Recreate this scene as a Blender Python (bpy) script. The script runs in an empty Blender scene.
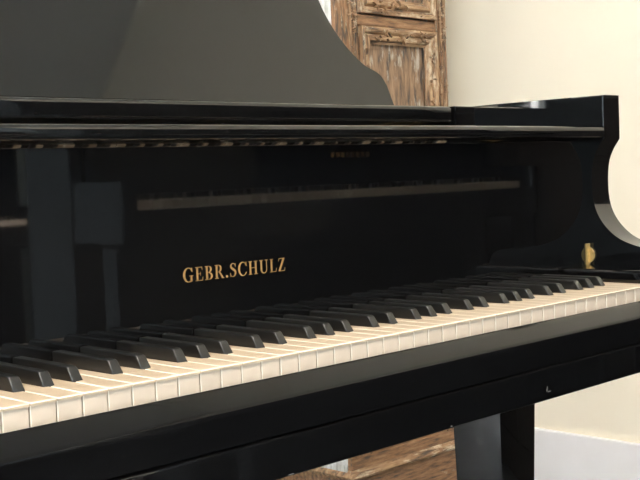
import bpy, bmesh, math, random
from mathutils import Vector, Matrix
random.seed(7)
S = bpy.context.scene
COL = S.collection
KEY_H = 0.74                      # height of the white key tops above the floor (m)


def W(x, y, z):                   # millimetres from the keyboard centre / key tops -> world metres
    return Vector((x / 1000, y / 1000, z / 1000 + KEY_H))


# ------------------------------------------------------------------ materials
def new_mat(name):
    m = bpy.data.materials.new(name)
    m.use_nodes = True
    nt = m.node_tree
    return m, nt, nt.nodes['Principled BSDF']


def nd(nt, t, **kw):
    n = nt.nodes.new(t)
    for k, v in kw.items():
        setattr(n, k, v)
    return n


def simple(name, col, rough=0.5, metal=0.0, ior=1.5, var=0.0, scale=20.0, bump=0.0, bscale=60.0, stretch=(1, 1, 1)):
    m, nt, p = new_mat(name)
    p.inputs['Roughness'].default_value = rough
    p.inputs['Metallic'].default_value = metal
    p.inputs['IOR'].default_value = ior
    p.inputs['Base Color'].default_value = (*col, 1)
    if var or bump:
        tc = nd(nt, 'ShaderNodeTexCoord')
        mp = nd(nt, 'ShaderNodeMapping')
        mp.inputs['Scale'].default_value = stretch
        nt.links.new(tc.outputs['Object'], mp.inputs['Vector'])
    if var:
        n = nd(nt, 'ShaderNodeTexNoise')
        n.inputs['Scale'].default_value = scale
        n.inputs['Detail'].default_value = 4
        nt.links.new(mp.outputs[0], n.inputs['Vector'])
        r = nd(nt, 'ShaderNodeValToRGB')
        r.color_ramp.elements[0].position = 0.3
        r.color_ramp.elements[1].position = 0.7
        r.color_ramp.elements[0].color = (*[c * (1 - var) for c in col], 1)
        r.color_ramp.elements[1].color = (*[min(1, c * (1 + var)) for c in col], 1)
        nt.links.new(n.outputs['Fac'], r.inputs['Fac'])
        nt.links.new(r.outputs['Color'], p.inputs['Base Color'])
    if bump:
        n2 = nd(nt, 'ShaderNodeTexNoise')
        n2.inputs['Scale'].default_value = bscale
        n2.inputs['Detail'].default_value = 3
        nt.links.new(mp.outputs[0], n2.inputs['Vector'])
        b = nd(nt, 'ShaderNodeBump')
        b.inputs['Strength'].default_value = bump
        b.inputs['Distance'].default_value = 0.002
        nt.links.new(n2.outputs['Fac'], b.inputs['Height'])
        nt.links.new(b.outputs['Normal'], p.inputs['Normal'])
    return m


def lacquer(name, rough=0.035, ior=1.55, col=(0.0035, 0.0035, 0.0038)):
    m, nt, p = new_mat(name)
    p.inputs['Base Color'].default_value = (*col, 1)
    p.inputs['IOR'].default_value = ior
    tc = nd(nt, 'ShaderNodeTexCoord')
    n = nd(nt, 'ShaderNodeTexNoise')
    n.inputs['Scale'].default_value = 9
    n.inputs['Detail'].default_value = 5
    nt.links.new(tc.outputs['Object'], n.inputs['Vector'])
    mr = nd(nt, 'ShaderNodeMapRange')
    mr.inputs['To Min'].default_value = rough * 0.6
    mr.inputs['To Max'].default_value = rough * 1.5
    nt.links.new(n.outputs['Fac'], mr.inputs['Value'])
    nt.links.new(mr.outputs[0], p.inputs['Roughness'])
    n2 = nd(nt, 'ShaderNodeTexNoise')
    n2.inputs['Scale'].default_value = 5
    n2.inputs['Detail'].default_value = 1
    nt.links.new(tc.outputs['Object'], n2.inputs['Vector'])
    b = nd(nt, 'ShaderNodeBump')
    b.inputs['Strength'].default_value = 0.004
    b.inputs['Distance'].default_value = 0.004
    nt.links.new(n2.outputs['Fac'], b.inputs['Height'])
    nt.links.new(b.outputs['Normal'], p.inputs['Normal'])
    return m


def old_wood(name, dark, mid, light, paint, axis='z', paint_amt=0.5, scale=1.0):
    """worn carved timber: streaky grain along one axis, with flecks of old pale paint"""
    m, nt, p = new_mat(name)
    p.inputs['Roughness'].default_value = 0.72
    tc = nd(nt, 'ShaderNodeTexCoord')
    mp = nd(nt, 'ShaderNodeMapping')
    st = {'z': (1, 1, 0.14), 'x': (0.14, 1, 1)}[axis]
    mp.inputs['Scale'].default_value = [s * scale for s in st]
    nt.links.new(tc.outputs['Object'], mp.inputs['Vector'])
    n = nd(nt, 'ShaderNodeTexNoise')
    n.inputs['Scale'].default_value = 95
    n.inputs['Detail'].default_value = 7
    n.inputs['Roughness'].default_value = 0.65
    nt.links.new(mp.outputs[0], n.inputs['Vector'])
    r = nd(nt, 'ShaderNodeValToRGB')
    e = r.color_ramp.elements
    e[0].position, e[0].color = 0.35, (*dark, 1)
    e[1].position, e[1].color = 0.68, (*light, 1)
    k = e.new(0.5)
    k.color = (*mid, 1)
    nt.links.new(n.outputs['Fac'], r.inputs['Fac'])
    # large scale tone drift
    n3 = nd(nt, 'ShaderNodeTexNoise')
    n3.inputs['Scale'].default_value = 7
    n3.inputs['Detail'].default_value = 3
    nt.links.new(tc.outputs['Object'], n3.inputs['Vector'])
    # paint flecks
    mp2 = nd(nt, 'ShaderNodeMapping')
    mp2.inputs['Scale'].default_value = [s * scale for s in {'z': (1, 1, 0.3), 'x': (0.3, 1, 1)}[axis]]
    nt.links.new(tc.outputs['Object'], mp2.inputs['Vector'])
    n2 = nd(nt, 'ShaderNodeTexNoise')
    n2.inputs['Scale'].default_value = 60
    n2.inputs['Detail'].default_value = 8
    n2.inputs['Roughness'].default_value = 0.7
    nt.links.new(mp2.outputs[0], n2.inputs['Vector'])
    add = nd(nt, 'ShaderNodeMath', operation='MULTIPLY_ADD')
    add.inputs[1].default_value = 0.45
    nt.links.new(n3.outputs['Fac'], add.inputs[0])
    nt.links.new(n2.outputs['Fac'], add.inputs[2])
    r2 = nd(nt, 'ShaderNodeValToRGB')
    r2.color_ramp.elements[0].position = 0.92 - 0.28 * paint_amt
    r2.color_ramp.elements[0].color = (0, 0, 0, 1)
    r2.color_ramp.elements[1].position = 1.06 - 0.28 * paint_amt
    r2.color_ramp.elements[1].color = (1, 1, 1, 1)
    nt.links.new(add.outputs[0], r2.inputs['Fac'])
    mx = nd(nt, 'ShaderNodeMixRGB')
    mx.inputs['Color2'].default_value = (*paint, 1)
    nt.links.new(r2.outputs['Color'], mx.inputs['Fac'])
    nt.links.new(r.outputs['Color'], mx.inputs['Color1'])
    nt.links.new(mx.outputs[0], p.inputs['Base Color'])
    b = nd(nt, 'ShaderNodeBump')
    b.inputs['Strength'].default_value = 0.5
    b.inputs['Distance'].default_value = 0.003
    nt.links.new(n.outputs['Fac'], b.inputs['Height'])
    nt.links.new(b.outputs['Normal'], p.inputs['Normal'])
    return m


M = {}
M['lacquer'] = lacquer('black_polyester_lacquer', 0.03)
M['desk'] = lacquer('music_desk_lacquer', 0.045, 1.43, (0.005, 0.005, 0.005))
M['slip'] = lacquer('key_slip_lacquer', 0.10, 1.23)
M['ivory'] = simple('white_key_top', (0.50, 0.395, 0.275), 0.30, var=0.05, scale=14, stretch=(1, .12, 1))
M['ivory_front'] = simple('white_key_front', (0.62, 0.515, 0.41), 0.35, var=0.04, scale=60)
M['ivory_edge'] = simple('white_key_edge_highlight', (0.84, 0.76, 0.65), 0.35)  # highlight on the key bevels, put into the colour
M['ebony'] = simple('black_key_satin', (0.009, 0.009, 0.0088), 0.32, var=0.15, scale=120)
M['gold'] = simple('gilt_inlay', (0.42, 0.24, 0.09), 0.42, metal=0.35, var=0.1, scale=300)
M['brass'] = simple('aged_brass', (0.62, 0.44, 0.18), 0.35, metal=0.55, var=0.12, scale=200)
M['felt'] = simple('dark_felt', (0.02, 0.012, 0.012), 0.9)
M['plate'] = simple('bronzed_iron_plate', (0.5, 0.34, 0.12), 0.4, metal=0.7, var=0.1, scale=15)
M['chip'] = simple('chipped_lacquer', (0.15, 0.14, 0.13), 0.7)
M['spruce'] = simple('spruce', (0.5, 0.33, 0.16), 0.6, var=0.15, scale=30, stretch=(1, .08, 1))
M['wall'] = simple('cream_plaster', (0.865, 0.79, 0.65), 0.75, var=0.012, scale=3, bump=0.05, bscale=180)
M['wall_dark'] = simple('blue_grey_wall_paint', (0.16, 0.20, 0.22), 0.7, var=0.02, scale=3)
M['walnut'] = old_wood('dark_walnut', (0.012, 0.008, 0.006), (0.022, 0.014, 0.010), (0.035, 0.022, 0.015), (0.03, 0.02, 0.014), 'z', 0.2)
M['ceil'] = simple('white_ceiling', (0.82, 0.82, 0.80), 0.85, var=0.01, scale=4)
M['skirt'] = simple('white_baseboard_paint', (0.86, 0.845, 0.86), 0.4, var=0.02, scale=9)
M['frame'] = simple('white_window_frame', (0.8, 0.8, 0.8), 0.4)
DK, MD, LT, PT = (0.075, 0.058, 0.045), (0.285, 0.150, 0.075), (0.43, 0.255, 0.14), (0.60, 0.49, 0.35)
M['wood'] = old_wood('worn_brown_timber', DK, MD, LT, PT, 'z', 0.40)
M['woodx'] = old_wood('worn_brown_rail', DK, MD, LT, PT, 'x', 0.12)
M['panel'] = old_wood('weathered_panel', (0.06, 0.055, 0.05), (0.25, 0.155, 0.095), (0.40, 0.26, 0.16), (0.50, 0.45, 0.38), 'z', 0.45)
M['mould'] = old_wood('pale_worn_moulding', DK, (0.32, 0.185, 0.10), (0.52, 0.35, 0.20), (0.68, 0.56, 0.40), 'z', 0.6)
M['mouldx'] = old_wood('pale_worn_moulding_across', DK, (0.32, 0.185, 0.10), (0.52, 0.35, 0.20), (0.68, 0.56, 0.40), 'x', 0.6)
M['white_wood'] = old_wood('whitewashed_boards', (0.34, 0.32, 0.29), (0.55, 0.54, 0.52), (0.70, 0.70, 0.69), (0.78, 0.78, 0.78), 'z', 0.9)


def floor_mat():
    m, nt, p = new_mat('slate_tile_floor')
    tc = nd(nt, 'ShaderNodeTexCoord')
    br = nd(nt, 'ShaderNodeTexBrick')
    br.inputs['Scale'].default_value = 1.0
    br.inputs['Brick Width'].default_value = 0.6
    br.inputs['Row Height'].default_value = 0.6
    br.inputs['Mortar Size'].default_value = 0.002
    br.inputs['Color1'].default_value = (0.105, 0.110, 0.115, 1)
    br.inputs['Color2'].default_value = (0.125, 0.130, 0.135, 1)
    br.inputs['Mortar'].default_value = (0.06, 0.06, 0.06, 1)
    nt.links.new(tc.outputs['Object'], br.inputs['Vector'])
    nt.links.new(br.outputs['Color'], p.inputs['Base Color'])
    p.inputs['Roughness'].default_value = 0.38
    return m


M['floor'] = floor_mat()


def glass_mat():
    m = bpy.data.materials.new('window_glass')
    m.use_nodes = True
    nt = m.node_tree
    nt.nodes.remove(nt.nodes['Principled BSDF'])
    out = nt.nodes['Material Output']
    t = nd(nt, 'ShaderNodeBsdfTransparent')
    g = nd(nt, 'ShaderNodeBsdfGlossy')
    g.inputs['Roughness'].default_value = 0.02
    fr = nd(nt, 'ShaderNodeFresnel')
    mx = nd(nt, 'ShaderNodeMixShader')
    nt.links.new(fr.outputs[0], mx.inputs[0])
    nt.links.new(t.outputs[0], mx.inputs[1])
    nt.links.new(g.outputs[0], mx.inputs[2])
    nt.links.new(mx.outputs[0], out.inputs['Surface'])
    return m


M['glass'] = glass_mat()


def emit_mat(name, col, s):
    m = bpy.data.materials.new(name)
    m.use_nodes = True
    p = m.node_tree.nodes['Principled BSDF']
    p.inputs['Emission Color'].default_value = (*col, 1)
    p.inputs['Emission Strength'].default_value = s
    return m


# ------------------------------------------------------------------ mesh helpers (millimetre input)
def box(bm, x0, x1, y0, y1, z0, z1, mi=0, bev=0.0, seg=2):
    vs = [bm.verts.new(W(x, y, z)) for z in (z0, z1) for y in (y0, y1) for x in (x0, x1)]
    fs = []
    for q in ((0, 2, 3, 1), (4, 5, 7, 6), (0, 1, 5, 4), (2, 6, 7, 3), (0, 4, 6, 2), (1, 3, 7, 5)):
        f = bm.faces.new([vs[i] for i in q])
        f.material_index = mi
        fs.append(f)
    if bev:
        es = list({e for f in fs for e in f.edges})
        bmesh.ops.bevel(bm, geom=es, offset=bev / 1000, segments=seg, profile=0.5, affect='EDGES', clamp_overlap=True)
    return vs


def prism(bm, pts, a0, a1, axis='x', mi=0):
    """extrude a closed 2-D polygon. axis x: pts are (y,z); y: (x,z); z: (x,y)"""
    def P(p, a):
        return {'x': lambda: W(a, p[0], p[1]), 'y': lambda: W(p[0], a, p[1]), 'z': lambda: W(p[0], p[1], a)}[axis]()
    A = [bm.verts.new(P(p, a0)) for p in pts]
    B = [bm.verts.new(P(p, a1)) for p in pts]
    fs = [bm.faces.new(A), bm.faces.new(B[::-1])]
    n = len(pts)
    for i in range(n):
        fs.append(bm.faces.new([A[i], A[(i + 1) % n], B[(i + 1) % n], B[i]]))
    for f in fs:
        f.material_index = mi
    return A, B, fs


def lathe(bm, cx, cy, prof, n=20, mi=0):
    rings = []
    for r, z in prof:
        rings.append([bm.verts.new(W(cx + r * math.cos(2 * math.pi * k / n), cy + r * math.sin(2 * math.pi * k / n), z)) for k in range(n)])
    for a, b in zip(rings, rings[1:]):
        for k in range(n):
            bm.faces.new([a[k], a[(k + 1) % n], b[(k + 1) % n], b[k]]).material_index = mi
    bm.faces.new(rings[0][::-1]).material_index = mi
    bm.faces.new(rings[-1]).material_index = mi


def smooth_faces(o, ang=30):
    for p in o.data.polygons:
        p.use_smooth = True
    bm = bmesh.new()
    bm.from_mesh(o.data)
    for e in bm.edges:
        if len(e.link_faces) == 2 and e.calc_face_angle(0) > math.radians(ang):
            e.smooth = False
    bm.to_mesh(o.data)
    bm.free()


WORLD_AT = {}      # world position of every object's origin


def obj(name, bm, mats, parent=None, origin=None, smooth=False, ang=30):
    """link one mesh object; vertices are given in world metres and moved to the origin point"""
    bmesh.ops.recalc_face_normals(bm, faces=bm.faces)
    if origin is None:
        c = [v.co for v in bm.verts]
        lo = Vector([min(v[i] for v in c) for i in range(3)])
        hi = Vector([max(v[i] for v in c) for i in range(3)])
        origin = Vector(((lo.x + hi.x) / 2, (lo.y + hi.y) / 2, lo.z))
    bmesh.ops.translate(bm, verts=bm.verts, vec=-origin)
    me = bpy.data.meshes.new(name)
    bm.to_mesh(me)
    bm.free()
    for m in (mats if isinstance(mats, (list, tuple)) else [mats]):
        me.materials.append(m)
    o = bpy.data.objects.new(name, me)
    COL.objects.link(o)
    WORLD_AT[o] = origin
    o.location = origin
    if parent is not None:
        o.parent = parent
        o.location = origin - WORLD_AT[parent]
    if smooth:
        smooth_faces(o, ang)
        wn = o.modifiers.new('weighted_normals', 'WEIGHTED_NORMAL')
        wn.keep_sharp = True
        wn.weight = 100
    return o


def thing(name, label, cat, loc, group=None):
    o = bpy.data.objects.new(name, None)
    o.empty_display_size = 0.1
    COL.objects.link(o)
    o.location = loc
    WORLD_AT[o] = Vector(loc)
    o['label'] = label
    o['category'] = cat
    if group:
        o['group'] = group
    return o


def struct(name, bm, m, parent=None):
    o = obj(name, bm, m, parent)
    if parent is None:
        o['kind'] = 'structure'
    return o


def add_box(name, mats, parent, x0, x1, y0, y1, z0, z1, bev=0.0, seg=2, smooth=False):
    bm = bmesh.new()
    box(bm, x0, x1, y0, y1, z0, z1, 0, bev, seg)
    return obj(name, bm, mats, parent, smooth=smooth)


# ------------------------------------------------------------------ the grand piano
piano = thing('grand_piano', 'black lacquered grand piano with raised music desk, in front of the rustic wooden cabinet', 'piano', (0, 0.25, 0))
LQ = M['lacquer']
OUT = 735      # outer half width
INN = 690      # inner face of the arms
FLOOR = -740


def catmull(pts, n=10):
    out = []
    for i in range(len(pts) - 1):
        p0 = Vector(pts[max(i - 1, 0)]); p1 = Vector(pts[i]); p2 = Vector(pts[i + 1]); p3 = Vector(pts[min(i + 2, len(pts) - 1)])
        for k in range(n):
            t = k / n
            out.append(tuple(0.5 * ((2 * p1) + (p2 - p0) * t + (2 * p0 - 5 * p1 + 4 * p2 - p3) * t * t + (3 * p1 - p0 - 3 * p2 + p3) * t ** 3)))
    out.append(tuple(pts[-1]))
    return out


# rim: a bent shell from the bass arm round the tail to the treble arm
outer = [(-OUT, 171), (-OUT, 700), (-OUT, 1180)] + catmull([(-OUT, 1180), (-715, 1330), (-620, 1440), (-460, 1480), (-300, 1445), (-165, 1335), (-30, 1170), (150, 1030), (370, 930), (570, 810), (690, 640), (OUT, 430), (OUT, 300)], 8)[1:] + [(OUT, 171)]
bm = bmesh.new()
po = [Vector((x, y)) for x, y in outer]
pin = []
for i, p in enumerate(po):
    a = po[max(i - 1, 0)]
    b = po[min(i + 1, len(po) - 1)]
    t = (b - a).normalized()
    nrm = Vector((t.y, -t.x))
    pin.append(p + nrm * 45)
rings = []
for p, q in zip(po, pin):
    rings.append([bm.verts.new(W(p.x, p.y, -100)), bm.verts.new(W(p.x, p.y, 263)), bm.verts.new(W(q.x, q.y, 263)), bm.verts.new(W(q.x, q.y, -100))])
for a, b in zip(rings, rings[1:]):
    for k in range(4):
        bm.faces.new([a[k], a[(k + 1) % 4], b[(k + 1) % 4], b[k]])
bm.faces.new(rings[0])
bm.faces.new(rings[-1][::-1])
obj('case_rim', bm, LQ, piano, smooth=True)

# soundboard and iron plate inside the case (seen only from a step away)
bm = bmesh.new()
prism(bm, [(p.x, p.y) for p in pin if p.y > 320] , 60, 70, 'z')
obj('soundboard', bm, M['spruce'], piano)
bm = bmesh.new()
prism(bm, [(p.x * 0.97 - 10, 340 + (p.y - 340) * 0.95) for p in pin if p.y > 350], 120, 132, 'z')
obj('iron_plate', bm, M['plate'], piano)

# arms with the scooped front
scoop = [(117, 263), (117, 201)] + catmull([(117, 201), (129, 184), (136.5, 165), (139, 138), (137, 110), (130, 89), (116, 70), (95, 54), (63, 43), (25, 37)], 6)[1:]
arm_pts = [(171, 263)] + scoop + catmull([(25, 37), (-10, 35), (-27, 28), (-36, 10), (-38, -20)], 5)[1:] + [(-38, -62), (171, -62)]
for s in (-1, 1):
    bm = bmesh.new()
    A, B, fs = prism(bm, arm_pts, s * INN, s * OUT, 'x')
    es = [e for e in bm.edges if (e.verts[0] in A) == (e.verts[1] in A) and (e.verts[0].co.y < W(0, 168, 0).y or e.verts[1].co.y < W(0, 168, 0).y) and e.verts[0].co.z > W(0, 0, -60).z]
    bmesh.ops.bevel(bm, geom=es, offset=0.0022, segments=2, profile=0.5, affect='EDGES')
    obj('arm', bm, LQ, piano, smooth=True)

# key bed and key slip
bm = bmesh.new()
box(bm, -OUT, OUT, -38.5, 330, -100, -63.2, 0, 2.4, 2)
kb = obj('key_bed', bm, LQ, piano, smooth=True)
slip_prof = [(-7.5, -62), (-7.5, -18), (-8.2, -16.6), (-9.6, -16.6), (-17, -20.4), (-25, -24.8), (-32.2, -29.0), (-34.2, -30.6), (-35.3, -33), (-35.5, -36), (-35.5, -61.5), (-34, -63), (-8, -63)]
bm = bmesh.new()
prism(bm, slip_prof, -INN, INN, 'x')
obj('key_slip', bm, M['slip'], piano, smooth=True, ang=35)
# small chips in the lacquer along the lower edge of the key bed
for (x, z, sx, sz, d) in ((297, -87, 0.7, 3.6, 0.25), (301, -90, 4, 0.6, -0.2), (125, -97, 1.6, 0.9, 0.1), (-100, -98, 5, 0.6, -0.3)):
    bm = bmesh.new()
    ring = []
    for k in range(7):
        a = 2 * math.pi * k / 7
        r = random.uniform(0.7, 1.1)
        ring.append((x + sx * r * math.cos(a) + d * sz * math.sin(a), z + sz * r * math.sin(a)))
    prism(bm, ring, -38.8, -38.1, 'y')
    c = obj('lacquer_chip', bm, M['chip'], piano)

# cheek blocks at both ends of the keyboard
for s in (-1, 1):
    bm = bmesh.new()
    x0, x1 = sorted((s * 614, s * INN))
    box(bm, x0, x1, -6, 146, -26, 17, 0, 5, 4)
    obj('cheek_block', bm, LQ, piano, smooth=True)

# key frame under the keys and felt strip behind them
add_box('key_frame', M['felt'], piano, -613, 613, 8, 150, -40, -24)

# fallboard, standing open, with its folded front lip
bm = bmesh.new()
fb = [(147, -22), (147, 196), (146.6, 197.1), (143.1, 200.6), (142, 201.1)] + catmull([(121, 201), (117.5, 202.5), (116, 206), (116, 212), (117.5, 216), (121, 217.5)], 4) + [(164, 217.5), (164, -22)]
A, B, fs = prism(bm, fb, -INN + 1, INN - 1, 'x')
fallboard = obj('fallboard', bm, LQ, piano, smooth=True, ang=40)

# ------------------------------------------------------------------ gilt lettering on the fallboard
def letter_polys(ch):
    P = []

    def rect(x0, y0, x1, y1):
        P.append([(x0, y0), (x1, y0), (x1, y1), (x0, y1)])

    def poly(*pts):
        P.append(list(pts))

    def arc(cx, cy, rx, ry, cxi, rxi, ryi, a0, a1, n=22):
        a0, a1 = math.radians(a0), math.radians(a1)
        for k in range(n):
            t0 = a0 + (a1 - a0) * k / n
            t1 = a0 + (a1 - a0) * (k + 1) / n
            P.append([(cx + rx * math.cos(t0), cy + ry * math.sin(t0)), (cx + rx * math.cos(t1), cy + ry * math.sin(t1)),
                      (cxi + rxi * math.cos(t1), cy + ryi * math.sin(t1)), (cxi + rxi * math.cos(t0), cy + ryi * math.sin(t0))])

    def stroke(pts, wid):
        n = len(pts)
        L, R = [], []
        for i in range(n):
            a = Vector(pts[max(0, i - 1)]); b = Vector(pts[min(n - 1, i + 1)])
            t = (b - a).normalized()
            nn = Vector((-t.y, t.x)) * wid[i] / 2
            L.append(tuple(Vector(pts[i]) + nn)); R.append(tuple(Vector(pts[i]) - nn))
        for i in range(n - 1):
            P.append([L[i], L[i + 1], R[i + 1], R[i]])

    def stem(x, serif=0.09, w=0.15, top=True, bot=True):
        rect(x, 0, x + w, 1)
        if bot:
            rect(x - serif, 0, x + w + serif, 0.05)
        if top:
            rect(x - serif, 0.95, x + w + serif, 1)
    if ch == 'E':
        stem(.1); rect(.1, .945, .6, 1); poly((.6, 1), (.54, 1), (.585, .76), (.615, .76))
        rect(.2, .475, .46, .53); poly((.43, .64), (.46, .64), (.46, .36), (.43, .36))
        rect(.1, 0, .62, .055); poly((.66, .27), (.63, .27), (.57, 0), (.63, 0)); wid = .66
    elif ch == 'L':
        stem(.1); rect(.1, 0, .6, .055); poly((.65, .3), (.62, .3), (.55, 0), (.61, 0)); wid = .65
    elif ch == 'H':
        stem(.1); stem(.6); rect(.2, .475, .65, .53); wid = .85
    elif ch == 'B':
        stem(.1)
        rect(.2, .945, .36, 1); rect(.2, .495, .38, .545); rect(.2, 0, .38, .055)
        arc(.34, .76, .25, .24, .32, .125, .19, -90, 90); arc(.36, .265, .30, .265, .34, .155, .21, -90, 90); wid = .68
    elif ch == 'R':
        stem(.1); rect(.2, .945, .36, 1); rect(.2, .46, .38, .51)
        arc(.34, .73, .27, .27, .32, .14, .22, -90, 90)
        poly((.33, .48), (.48, .48), (.76, .05), (.60, .05)); rect(.58, 0, .82, .05); wid = .80
    elif ch in 'CG':
        arc(.44, .5, .42, .525, .47, .29, .465, 48, 312 if ch == 'C' else 300, 30)
        poly((.77, 1.0), (.74, 1.0), (.66, .82), (.765, .68), (.79, .68))
        if ch == 'C':
            poly((.70, .09), (.66, .17), (.76, .27), (.79, .25))
            wid = .80
        else:
            rect(.63, .03, .77, .43); rect(.53, .40, .86, .45); poly((.63, .03), (.77, .1), (.77, .03), (.6, -.01)); wid = .86
    elif ch == 'U':
        rect(.1, .3, .25, 1); rect(.01, .95, .34, 1); rect(.64, .3, .70, 1); rect(.53, .95, .81, 1)
        arc(.40, .31, .30, .335, .445, .195, .265, 180, 360); wid = .81
    elif ch == 'S':
        pts = [(.50, .80), (.46, .91), (.37, .97), (.27, .975), (.17, .93), (.115, .84), (.12, .74), (.18, .65), (.28, .575), (.39, .50), (.475, .41), (.50, .29), (.47, .16), (.40, .07), (.29, .025), (.18, .04), (.10, .12), (.06, .24)]
        wd = [.05, .05, .05, .055, .085, .125, .15, .16, .165, .165, .16, .145, .11, .075, .055, .05, .05, .05]
        stroke(catmull(pts, 3), [wd[min(i // 3, len(wd) - 1)] for i in range((len(pts) - 1) * 3 + 1)])
        poly((.50, .98), (.53, .98), (.53, .70), (.50, .70)); poly((.04, .02), (.07, .02), (.07, .32), (.04, .32)); wid = .57
    elif ch == 'Z':
        rect(.06, .945, .62, 1); rect(.03, 0, .62, .055); poly((.02, .03), (.19, .03), (.62, .97), (.45, .97))
        poly((.06, 1), (.11, 1), (.06, .75), (.035, .75)); poly((.62, 0), (.56, 0), (.63, .27), (.66, .27)); wid = .66
    else:
        P.append([(.1 + .095 * math.cos(2 * math.pi * k / 14), .085 + .095 * math.sin(2 * math.pi * k / 14)) for k in range(14)]); wid = .2
    return P, wid


def lettering(text, x0, x1, z0, cap, y, gap, gold, parent, face=-1, thick=0.35, name='gilt_lettering'):
    tot = sum(letter_polys(c)[1] for c in text) + gap * (len(text) - 1)
    sc = (x1 - x0) / tot
    bm = bmesh.new()
    x = 0
    for c in text:
        P, w = letter_polys(c)
        for pl in P:
            q = [(x0 + (x + px) * sc, z0 + pz * cap) for px, pz in pl]
            prism(bm, q, y + face * thick, y + face * 0.02, 'y')
        x += w + gap
    return obj(name, bm, gold, parent)


lt = lettering('GEBR.SCHULZ', -65, 75.8, 60, 14.3, 147, 0.16, M['gold'], fallboard)
lt['label'] = 'gold serif lettering'

# brass pivot plates at the ends of the fallboard
for s in (-1, 1):
    bm = bmesh.new()
    xa, xb = sorted((s * (INN - 2.5), s * (INN - 0.2)))
    xp = sorted((s * (INN - 9), s * (INN - 0.2)))
    box(bm, xp[0], xp[1], 144.6, 147, 3, 47)
    hs = [(146.5 - 10 * math.sin(math.pi * k / 12), 30 + 11.5 * math.cos(math.pi * k / 12)) for k in range(13)]
    xa2, xb2 = sorted((s * (INN - 4), s * (INN - 0.2)))
    prism(bm, hs, xa2, xb2, 'x')
    o = obj('pivot_plate', bm, M['brass'], piano)
    o['label'] = 'brass plate'

# ------------------------------------------------------------------ music desk on its tray
bm = bmesh.new()
tray_prof = [(235, 229)] + catmull([(235, 229), (233.5, 232), (233.5, 246), (235.5, 250), (240, 251.5)], 4)[1:] + [(560, 251.5), (560, 229)]
A, B, fs = prism(bm, tray_prof, -487, 484, 'x')
obj('music_desk_tray', bm, LQ, piano, smooth=True, ang=35)
for s in (-1, 1):
    x0, x1 = sorted((s * 494, s * (INN - 1)))
    bm = bmesh.new()
    box(bm, x0, x1, 234, 430, 222, 252, 0, 1.6, 2)
    obj('desk_rail', bm, LQ, piano, smooth=True)
# pinblock / stretcher below the tray closes the case behind the fallboard
add_box('stretcher', LQ, piano, -INN + 1, INN - 1, 200, 330, -62, 221, 1.5)
TILT = math.radians(26)
half = [(478, -4), (479, 10), (480, 26), (481, 40), (479.5, 51), (476, 59), (467, 66), (450, 75), (433, 95), (420, 120), (413, 143), (409, 165), (408, 184), (402, 208), (384, 230), (350, 246), (300, 256), (200, 262), (90, 264)]
half = half[:3] + catmull(half[3:], 4)
outl = half + [(-x, h) for x, h in half[::-1]]
bm = bmesh.new()
ct, st = math.cos(TILT), math.sin(TILT)


def desk_pt(x, h, t):
    return W(x, 330 + h * st + t * ct, 252 + h * ct - t * st)


fr = [bm.verts.new(desk_pt(x, h, 0)) for x, h in outl]
bk = [bm.verts.new(desk_pt(x, h, 11)) for x, h in outl]
bm.faces.new(fr)
bm.faces.new(bk[::-1])
for i in range(len(outl)):
    j = (i + 1) % len(outl)
    bm.faces.new([fr[i], fr[j], bk[j], bk[i]])
es = [e for e in bm.edges if e.is_manifold and abs(e.calc_face_angle(0)) > 1.2 and ((e.verts[0] in fr) == (e.verts[1] in fr))]
bmesh.ops.bevel(bm, geom=es, offset=0.0012, segments=2, profile=0.5, affect='EDGES')
desk = obj('music_desk', bm, M['desk'], piano, smooth=True, ang=25)
# strut that props the desk up from behind
for s in (-1, 1):
    bm = bmesh.new()
    a = desk_pt(s * 200, 170, 12)
    prism(bm, [(s * 200 - 9, 0), (s * 200 + 9, 0), (s * 200 + 9, 1), (s * 200 - 9, 1)], 0, 1, 'y')
    bm.clear()
    b = W(s * 200, 520, 252)
    d = Vector((0.009, 0, 0))
    n = Vector((0, 0.008, 0.004))
    vs = [bm.verts.new(p + q) for p in (a, b) for q in (-d - n * 0, d - n * 0, d + n, -d + n)]
    for q in ((0, 1, 2, 3), (7, 6, 5, 4), (0, 4, 5, 1), (1, 5, 6, 2), (2, 6, 7, 3), (3, 7, 4, 0)):
        bm.faces.new([vs[i] for i in q])
    obj('desk_strut', bm, LQ, piano)

# ------------------------------------------------------------------ the keys
PITCH = 23.5
# offset of each sharp from the line between its two white keys
SHARP_AFTER = {'C': -3.0, 'D': 3.0, 'F': -3.6, 'G': 0.0, 'A': 3.6}
NAMES = ['A', 'B'] + list('CDEFGAB') * 7 + ['C']
GAP = 0.55
TOPLEN = 146


def white_outline(i):
    nm = NAMES[i]
    l, r = GAP, PITCH - GAP
    tl, tr = l, r
    if i > 0 and NAMES[i - 1] in SHARP_AFTER:
        tl = SHARP_AFTER[NAMES[i - 1]] + 5.5 + 0.9
    if i < 51 and nm in SHARP_AFTER:
        tr = PITCH + SHARP_AFTER[nm] - 5.5 - 0.9
    pts = [(l, 0), (r, 0), (r, 49 if tr < r else TOPLEN)]
    if tr < r:
        pts += [(tr, 49), (tr, TOPLEN)]
    pts += [(tl, TOPLEN)]
    if tl > l:
        pts += [(tl, 49), (l, 49)]
    else:
        pts[-1] = (l, TOPLEN)
    return pts


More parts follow.
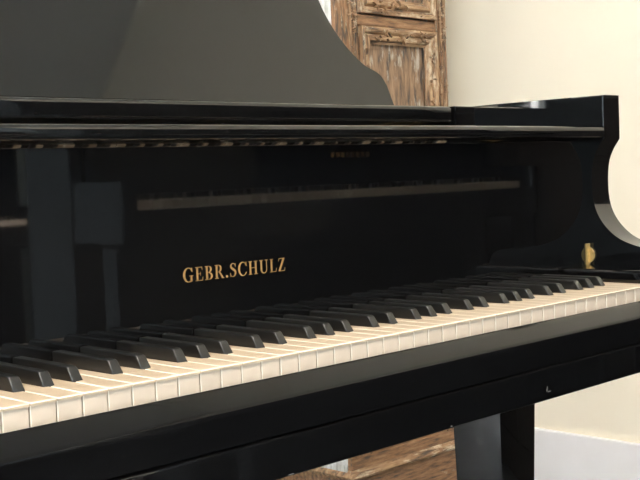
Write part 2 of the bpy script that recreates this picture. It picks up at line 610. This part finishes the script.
def white_key_bm(i, x0):
    pts = [(x0 + x, y) for x, y in white_outline(i)]
    bm = bmesh.new()
    # top plate with slightly rounded edges, painted pale as if catching light
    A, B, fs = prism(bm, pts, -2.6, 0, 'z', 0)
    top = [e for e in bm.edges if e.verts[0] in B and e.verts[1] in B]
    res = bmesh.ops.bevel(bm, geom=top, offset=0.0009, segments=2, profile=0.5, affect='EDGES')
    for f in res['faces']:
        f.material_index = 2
    # wooden body and front plate, set back a little under the lip
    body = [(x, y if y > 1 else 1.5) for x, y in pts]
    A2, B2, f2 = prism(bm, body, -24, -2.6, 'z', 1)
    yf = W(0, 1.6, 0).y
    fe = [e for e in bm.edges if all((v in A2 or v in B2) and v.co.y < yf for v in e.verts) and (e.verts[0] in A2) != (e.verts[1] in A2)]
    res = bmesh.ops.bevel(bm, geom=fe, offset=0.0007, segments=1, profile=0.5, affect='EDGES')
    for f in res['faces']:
        f.material_index = 2  # front corners get the same painted highlight
    return bm


made = {}
for i, nm in enumerate(NAMES):
    x0 = (i - 26) * PITCH
    key = (nm, i if i in (0, 51) else -1)
    if key in made:
        src = made[key]
        o = src.copy()
        COL.objects.link(o)
        o.parent = piano
        o.location = src.location + Vector(((i - src['slot']) * PITCH / 1000, 0, 0))
    else:
        bm = white_key_bm(i, x0)
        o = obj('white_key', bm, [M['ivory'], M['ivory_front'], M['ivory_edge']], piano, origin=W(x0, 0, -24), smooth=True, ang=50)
        made[key] = o
    o['slot'] = i
for i in made.values():
    pass

proto = None
for i, nm in enumerate(NAMES[:-1]):
    if nm not in SHARP_AFTER:
        continue
    cx = (i + 1 - 26) * PITCH + SHARP_AFTER[nm]
    if proto is None:
        bm = bmesh.new()
        rows = [(49.5, -2.0, 5.5), (50.5, 1.0, 5.45), (57.0, 10.6, 4.9), (60.0, 11.9, 4.75), (146, 12.2, 4.75)]
        sec = []
        for y, z, hw in rows:
            sec.append([bm.verts.new(W(cx - hw, y, z)), bm.verts.new(W(cx + hw, y, z))])
        bot = [[bm.verts.new(W(cx - 5.5, y, -20)), bm.verts.new(W(cx + 5.5, y, -20))] for y in (49.5, 146)]
        for a, b in zip(sec, sec[1:]):
            bm.faces.new([a[0], a[1], b[1], b[0]])
        bm.faces.new([bot[0][0], bot[0][1], sec[0][1], sec[0][0]])
        bm.faces.new([sec[-1][0], sec[-1][1], bot[1][1], bot[1][0]])
        bm.faces.new([bot[0][0], bot[1][0], bot[1][1], bot[0][1]])
        for k in (0, 1):
            loop = [bot[0][k]] + [s_[k] for s_ in sec] + [bot[1][k]]
            bm.faces.new(loop)
        bmesh.ops.recalc_face_normals(bm, faces=bm.faces)
        es = [e for e in bm.edges if any(e.verts[0] in s_ for s_ in sec[1:]) and any(e.verts[1] in s_ for s_ in sec[1:])
              and e.calc_face_angle(0) > 0.6]
        bmesh.ops.bevel(bm, geom=es, offset=0.0013, segments=3, profile=0.5, affect='EDGES')
        proto = obj('black_key', bm, M['ebony'], piano, origin=W(cx, 49.5, -20), smooth=True, ang=40)
        pcx = cx
    else:
        o = proto.copy()
        COL.objects.link(o)
        o.parent = piano
        o.location = proto.location + Vector(((cx - pcx) / 1000, 0, 0))
for o in list(COL.objects):
    if 'slot' in o.keys():
        del o['slot']

# ------------------------------------------------------------------ piano legs


def leg(cx, cy, hw, hd, tx=0.90, ztop=-100):
    bm = bmesh.new()
    rows = [(ztop, 1.0), (ztop - 70, 0.985), (FLOOR + 70, tx * 0.82), (FLOOR + 66, tx * 0.82)]
    rr = []
    for z, s in rows:
        rr.append([bm.verts.new(W(cx + sx * hw * s, cy + sy * hd * s, z)) for sx, sy in ((-1, -1), (1, -1), (1, 1), (-1, 1))])
    for a, b in zip(rr, rr[1:]):
        for k in range(4):
            bm.faces.new([a[k], a[(k + 1) % 4], b[(k + 1) % 4], b[k]])
    bm.faces.new(rr[0]); bm.faces.new(rr[-1][::-1])
    es = [e for e in bm.edges if abs(e.verts[0].co.z - e.verts[1].co.z) > 0.02]
    bmesh.ops.bevel(bm, geom=es, offset=0.0025, segments=2, profile=0.5, affect='EDGES')
    l = obj('leg', bm, LQ, piano, smooth=True)
    bm = bmesh.new()
    lathe(bm, cx, cy, [(9, FLOOR + 66), (9, FLOOR + 48), (24, FLOOR + 46), (26, FLOOR + 24), (26, FLOOR + 1), (18, FLOOR)], 20)
    obj('caster', bm, M['brass'], l, smooth=True)


leg(621, 278, 46, 46)
leg(-619, 278, 43, 46)
leg(-470, 1260, 43, 46)

# ------------------------------------------------------------------ the rustic cabinet behind, at the right
cab = thing('rustic_cabinet', 'tall worn brown carved wooden cabinet with whitewashed side behind the black piano', 'cabinet', (1.563, 1.63, 0))
CX0, CX1, CY, CB = 1338, 1788, 1274, 1985     # front left, front right, front, back
ZT = 1150                                     # top


def cbox(name, m, x0, x1, y0, y1, z0, z1, bev=1.5, parent=cab):
    return add_box(name, m, parent, x0, x1, y0, y1, z0, z1, bev, 2)


ZP = -624                                     # top of the plinth
cbox('side_panel', M['white_wood'], CX0 - 4, CX0 + 16, CY + 16, CB, ZP, ZT)
cbox('side_panel', M['white_wood'], CX1 - 16, CX1 + 4, CY + 16, CB, ZP, ZT)
cbox('back_panel', M['white_wood'], CX0 + 16, CX1 - 16, CB - 14, CB, ZP, ZT)
cbox('top_board', M['woodx'], CX0 - 20, CX1 + 16, CY - 20, CB, ZT, ZT + 26, 5)
# carved door made of stiles, rails, moulded frames and panels
SX0, SX1 = CX0 + 82, CX1 - 50
door = bpy.data.objects.new('carved_door', None)
COL.objects.link(door)
WORLD_AT[door] = W((CX0 + CX1) / 2, CY, ZP + 40)
door.parent = cab
door.location = WORLD_AT[door] - WORLD_AT[cab]
D = door
for (x0, x1) in ((CX0, SX0), (SX1, CX1)):
    cbox('stile', M['wood'], x0, x1, CY, CY + 28, ZP + 40, ZT, 3, D)
for (z0, z1) in ((552, 580), (80, 112), (ZP + 40, ZP + 110), (ZT - 70, ZT)):
    cbox('rail', M['woodx'], SX0, SX1, CY + 2, CY + 28, z0, z1, 3, D)


def moulding(x0, x1, z0, z1, y, w, depth, ms):
    """a mitred picture-frame moulding with two carved steps, one mesh"""
    bm = bmesh.new()
    prof = [(0, 0), (0, -depth), (w * 0.18, -depth * 1.15), (w * 0.34, -depth * 0.8), (w * 0.42, -depth * 0.35), (w * 0.55, -depth * 0.85), (w * 0.78, -depth * 0.7), (w * 0.86, -depth * 0.2), (w, 0)]
    loops = []
    for o_, dy in prof:
        loops.append([bm.verts.new(W(*p)) for p in ((x0 + o_, y + dy, z0 + o_), (x1 - o_, y + dy, z0 + o_), (x1 - o_, y + dy, z1 - o_), (x0 + o_, y + dy, z1 - o_))])
    for a, b in zip(loops, loops[1:]):
        for k in range(4):
            f = bm.faces.new([a[k], a[(k + 1) % 4], b[(k + 1) % 4], b[k]])
            f.material_index = 0 if k % 2 else 1
    for k in range(4):
        bm.faces.new([loops[0][k], loops[0][(k + 1) % 4], loops[-1][(k + 1) % 4], loops[-1][k]])
    # carved notches along the frame: small pale gouges
    for _ in range(int(((x1 - x0) + (z1 - z0)) / 9)):
        side = random.random() < (z1 - z0) / ((x1 - x0) + (z1 - z0))
        if side:
            cx = random.choice((x0 + w * random.uniform(.1, .8), x1 - w * random.uniform(.1, .8)))
            cz = random.uniform(z0 + w, z1 - w)
        else:
            cx = random.uniform(x0 + w, x1 - w)
            cz = random.choice((z0 + w * random.uniform(.1, .8), z1 - w * random.uniform(.1, .8)))
        a = random.uniform(0, math.pi)
        l, t = random.uniform(3, 9), random.uniform(0.8, 1.8)
        c, s_ = math.cos(a), math.sin(a)
        q = [(cx + c * u_ - s_ * v, cz + s_ * u_ + c * v) for u_, v in ((-l, -t), (l, -t), (l, t), (-l, t))]
        prism(bm, q, y - depth * 1.25, y - depth * 0.5, 'y', 0)
    return obj('moulding', bm, [ms[0], ms[1]], D)


MM = (M['mould'], M['mouldx'])
for (z0, z1) in ((112, 552), (580, ZT - 70), (ZP + 110, 80)):
    moulding(SX0 + 4, SX1 - 4, z0 + 3, z1 - 3, CY + 4, 44, 15, MM)
    bm = bmesh.new()
    box(bm, SX0 + 40, SX1 - 40, CY + 12, CY + 24, z0 + 40, z1 - 40, 0, 1)
    obj('door_panel', bm, M['panel'], D)
# carved beading down the stiles
for x in (SX0 - 36, SX1 + 14):
    moulding(x, x + 24, ZP + 50, ZT - 20, CY + 1, 10, 7, MM)
# plinth with moulded ledge
cbox('plinth', M['woodx'], CX0 - 2, CX1 + 2, CY - 2, CB, FLOOR, ZP - 14, 2)
bm = bmesh.new()
prof = [(0, ZP - 14), (-14, ZP - 12), (-17, ZP - 6), (-12, ZP), (-4, ZP + 4), (0, ZP + 10)]
loops = []
for dy, z in prof:
    loops.append([bm.verts.new(W(*p)) for p in ((CX0 + dy, CB, z), (CX0 + dy, CY + dy, z), (CX1 - dy, CY + dy, z), (CX1 - dy, CB, z))])
for a, b in zip(loops, loops[1:]):
    for k in range(3):
        bm.faces.new([a[k], a[k + 1], b[k + 1], b[k]])
obj('plinth_moulding', bm, M['mouldx'], cab)
cbox('bottom_rail', M['woodx'], CX0, CX1, CY, CY + 20, ZP - 14, ZP + 41, 2)

# ------------------------------------------------------------------ other pianos in the room (mirrored in the lacquer)


def upright(xa, xb, ykey, zkey, label, deep=560):
    """a black upright piano facing +y; keys end at ykey, from xa to xb"""
    t = thing('upright_piano', label, 'piano', ((xa + xb) / 2000, (ykey - 300) / 1000, 0))

    def b(name, m, *a, bev=3):
        return add_box(name, m, t, *a, bev, 2)
    x0, x1 = xa - 45, xb + 45
    top = zkey + 480
    b('side', LQ, x0 - 30, x0, ykey - deep, ykey - 170, FLOOR, top)
    b('side', LQ, x1, x1 + 30, ykey - deep, ykey - 170, FLOOR, top)
    b('arm', LQ, x0 - 30, x0 + 5, ykey - 170, ykey + 10, zkey - 90, zkey + 40, bev=8)
    b('arm', LQ, x1 - 5, x1 + 30, ykey - 170, ykey + 10, zkey - 90, zkey + 40, bev=8)
    b('top_lid', LQ, x0 - 45, x1 + 45, ykey - deep - 10, ykey - 155, top, top + 24, bev=6)
    b('upper_panel', LQ, x0, x1, ykey - 215, ykey - 195, zkey + 130, top)
    b('fallboard', LQ, x0 + 5, x1 - 5, ykey - 172, ykey - 150, zkey + 2, zkey + 135)
    b('key_bed', LQ, x0, x1, ykey - 215, ykey + 22, zkey - 90, zkey - 40)
    b('key_slip', LQ, x0, x1, ykey + 4, ykey + 20, zkey - 40, zkey - 18)
    b('lower_panel', LQ, x0, x1, ykey - 230, ykey - 205, FLOOR + 60, zkey - 90)
    b('bottom_board', LQ, x0, x1, ykey - deep, ykey - 180, FLOOR, FLOOR + 60)
    b('back', M['spruce'], x0, x1, ykey - deep, ykey - deep + 20, FLOOR + 60, top)
    for s in (x0 - 15, x1 + 15):
        b('leg', LQ, s - 22, s + 22, ykey - 60, ykey - 10, FLOOR + 10, zkey - 90)
    n = round((xb - xa) / PITCH)
    w0 = None
    b0 = None
    for i in range(n):
        if w0 is None:
            w0 = b('white_key', M['ivory_front'], xa + 0.5, xa + PITCH - 0.5, ykey - 150, ykey, zkey - 22, zkey, bev=0)
            o = w0
        else:
            o = w0.copy()
            COL.objects.link(o)
            o.parent = t
            o.location = w0.location + Vector((i * PITCH / 1000, 0, 0))
        if i < n - 1 and i % 7 in (0, 1, 3, 4, 5):
            if b0 is None:
                b0 = b('black_key', M['ebony'], xa + PITCH - 5, xa + PITCH + 5, ykey - 150, ykey - 50, zkey - 5, zkey + 12, bev=1)
            else:
                o = b0.copy()
                COL.objects.link(o)
                o.parent = t
                o.location = b0.location + Vector((i * PITCH / 1000, 0, 0))
    return t


U1 = upright(556, 1790 - 10, 294 - 1032, 127, 'black upright piano facing the grand piano keyboard, mirrored in its fallboard', 340)
bm = bmesh.new()
for k in range(8):
    box(bm, 1208 + k * 18, 1218 + k * 18, -738 - 150, -738 - 149.3, 205, 217)
for ch in U1.children:
    if ch.name.startswith('fallboard'):
        obj('gilt_ornament', bm, M['gold'], ch)
U2 = upright(-49, 1171, 294 - 2560, 55, 'black upright piano by the front wall, furthest from the grand piano')

# ------------------------------------------------------------------ the room
RX, BY, LX, FY, CZ = 1905, 2000, -3200, -3200, 2650


def wall(name, m, *a):
    bm = bmesh.new()
    box(bm, *a)
    return struct(name, bm, m)


wall('floor', M['floor'], LX - 100, RX + 100, FY - 100, BY + 100, FLOOR - 100, FLOOR)
wall('ceiling', M['ceil'], LX - 100, RX + 100, FY - 100, BY + 100, CZ, CZ + 100)
wall('wall_right', M['wall'], RX, RX + 100, FY - 100, BY + 100, FLOOR, CZ)
wall('wall_front', M['wall_dark'], LX - 100, RX, FY - 100, FY, FLOOR, CZ)
wall('wall_left', M['wall_dark'], LX - 100, LX, FY, BY + 100, FLOOR, CZ)
# unseen timber panelling added on the right-hand wall to keep lacquer reflections dark
bm = bmesh.new()
box(bm, RX - 22, RX, -1700, 150, FLOOR, 400, 0, 2)
added_panels = struct('added_panelling_1', bm, M['walnut'])
for y0 in (-1640, -980, -320):
    for z0, z1 in ((FLOOR + 120, -160), (-90, 340)):
        add_box('raised_panel', M['walnut'], added_panels, RX - 36, RX - 21, y0, y0 + 410 + (200 if y0 < -900 else 0), z0, z1, 8, 2)
# back wall with a wide glazed opening behind the bass side of the piano
WX0, WX1, WZ0, WZ1 = -2950, -1500, -660, 1600
bm = bmesh.new()
box(bm, LX, WX0, BY, BY + 100, FLOOR, CZ)
box(bm, WX1, RX, BY, BY + 100, FLOOR, CZ)
box(bm, WX0, WX1, BY, BY + 100, FLOOR, WZ0)
box(bm, WX0, WX1, BY, BY + 100, WZ1, CZ)
struct('wall_back', bm, M['wall'])
bm = bmesh.new()
n = 3
for k in range(n + 1):
    x = WX0 + (WX1 - WX0) * k / n
    box(bm, max(WX0, x - 30), min(WX1, x + 30), BY + 20, BY + 80, WZ0, WZ1)
for z0, z1 in ((WZ0, WZ0 + 70), (WZ1 - 60, WZ1)):
    for k in range(n):
        box(bm, WX0 + (WX1 - WX0) * k / n + 30, WX0 + (WX1 - WX0) * (k + 1) / n - 30, BY + 20, BY + 80, z0, z1)
win = struct('window_1', bm, M['frame'])
for k in range(n):
    add_box('pane', M['glass'], win, WX0 + (WX1 - WX0) * k / n + 30, WX0 + (WX1 - WX0) * (k + 1) / n - 30, BY + 47, BY + 53, WZ0 + 70, WZ1 - 60)


def skirting(name, x0, x1, y0, y1):
    bm = bmesh.new()
    box(bm, x0, x1, y0, y1, FLOOR, -578, 0, 4, 2)
    return struct(name, bm, M['skirt'])


skirting('baseboard_right', RX - 14, RX, FY, BY)
skirting('baseboard_back', WX1, RX - 14, BY - 14, BY)
skirting('baseboard_front', LX, RX - 14, FY, FY + 14)

# ------------------------------------------------------------------ light
w = bpy.data.worlds.new('daylight')
S.world = w
w.use_nodes = True
bg = w.node_tree.nodes['Background']
bg.inputs['Color'].default_value = (0.98, 0.945, 0.93, 1)
bg.inputs['Strength'].default_value = 250


def area(name, loc, rot, sx, sy, power, col, portal=False, spread=180):
    l = bpy.data.lights.new(name, 'AREA')
    l.shape = 'RECTANGLE'
    l.size, l.size_y = sx, sy
    l.energy = power
    l.color = col
    l.spread = math.radians(spread)
    if portal:
        l.cycles.is_portal = True
    o = bpy.data.objects.new(name, l)
    COL.objects.link(o)
    o.location = loc
    o.rotation_euler = rot
    return o


area('window_portal', W((WX0 + WX1) / 2, BY + 95, (WZ0 + WZ1) / 2), (-math.pi / 2, 0, 0), (WX1 - WX0) / 1000, (WZ1 - WZ0) / 1000, 1, (1, 1, 1), portal=True)


# unseen ceiling lamps added for warm fill: shallow opal discs
EM = emit_mat('fill_lamp_glow', (1.0, 0.815, 0.645), 57.0)
for k, (x, y, lb) in enumerate(((-250, -1300, 'unseen round opal ceiling lamp added for fill, over the gap between the pianos'), (-1500, -900, 'unseen round opal ceiling lamp added for fill behind the camera, nearest the left wall'))):
    t = thing('fill_ceiling_light', lb, 'lamp', W(x, y, CZ))
    bm = bmesh.new()
    lathe(bm, x, y, [(230, CZ - 0.5), (230, CZ - 30), (215, CZ - 34), (214, CZ - 12)], 40)
    obj('rim', bm, M['frame'], t, smooth=True)
    bm = bmesh.new()
    lathe(bm, x, y, [(212, CZ - 32), (200, CZ - 48), (150, CZ - 62), (60, CZ - 68)], 40)
    obj('diffuser', bm, EM, t, smooth=True)

# ------------------------------------------------------------------ camera (solved from the keyboard)
cd = bpy.data.cameras.new('camera')
cam = bpy.data.objects.new('camera', cd)
COL.objects.link(cam)
yaw, pitch, roll = math.radians(44.804), math.radians(3.278), math.radians(-2.217)
f = Vector((math.sin(yaw) * math.cos(pitch), math.cos(yaw) * math.cos(pitch), -math.sin(pitch)))
r = Vector((math.cos(yaw), -math.sin(yaw), 0))
u = r.cross(f)
r2 = math.cos(roll) * r + math.sin(roll) * u
u2 = -math.sin(roll) * r + math.cos(roll) * u
mw = Matrix((r2, u2, -f)).transposed().to_4x4()
mw.translation = W(-765.484, -755.955, 162.723)
cam.matrix_world = mw
cd.sensor_width = 36
cd.lens = 36 * 1130.788 / 640
cd.clip_start = 0.02
S.camera = cam

S.view_settings.view_transform = 'Standard'
S.view_settings.look = 'None'
S.view_settings.gamma = 1
S.view_settings.use_curve_mapping = False
S.view_settings.exposure = 0.77
S.cycles.use_denoising = True
S.cycles.max_bounces = 10
S.cycles.diffuse_bounces = 6
S.cycles.glossy_bounces = 6
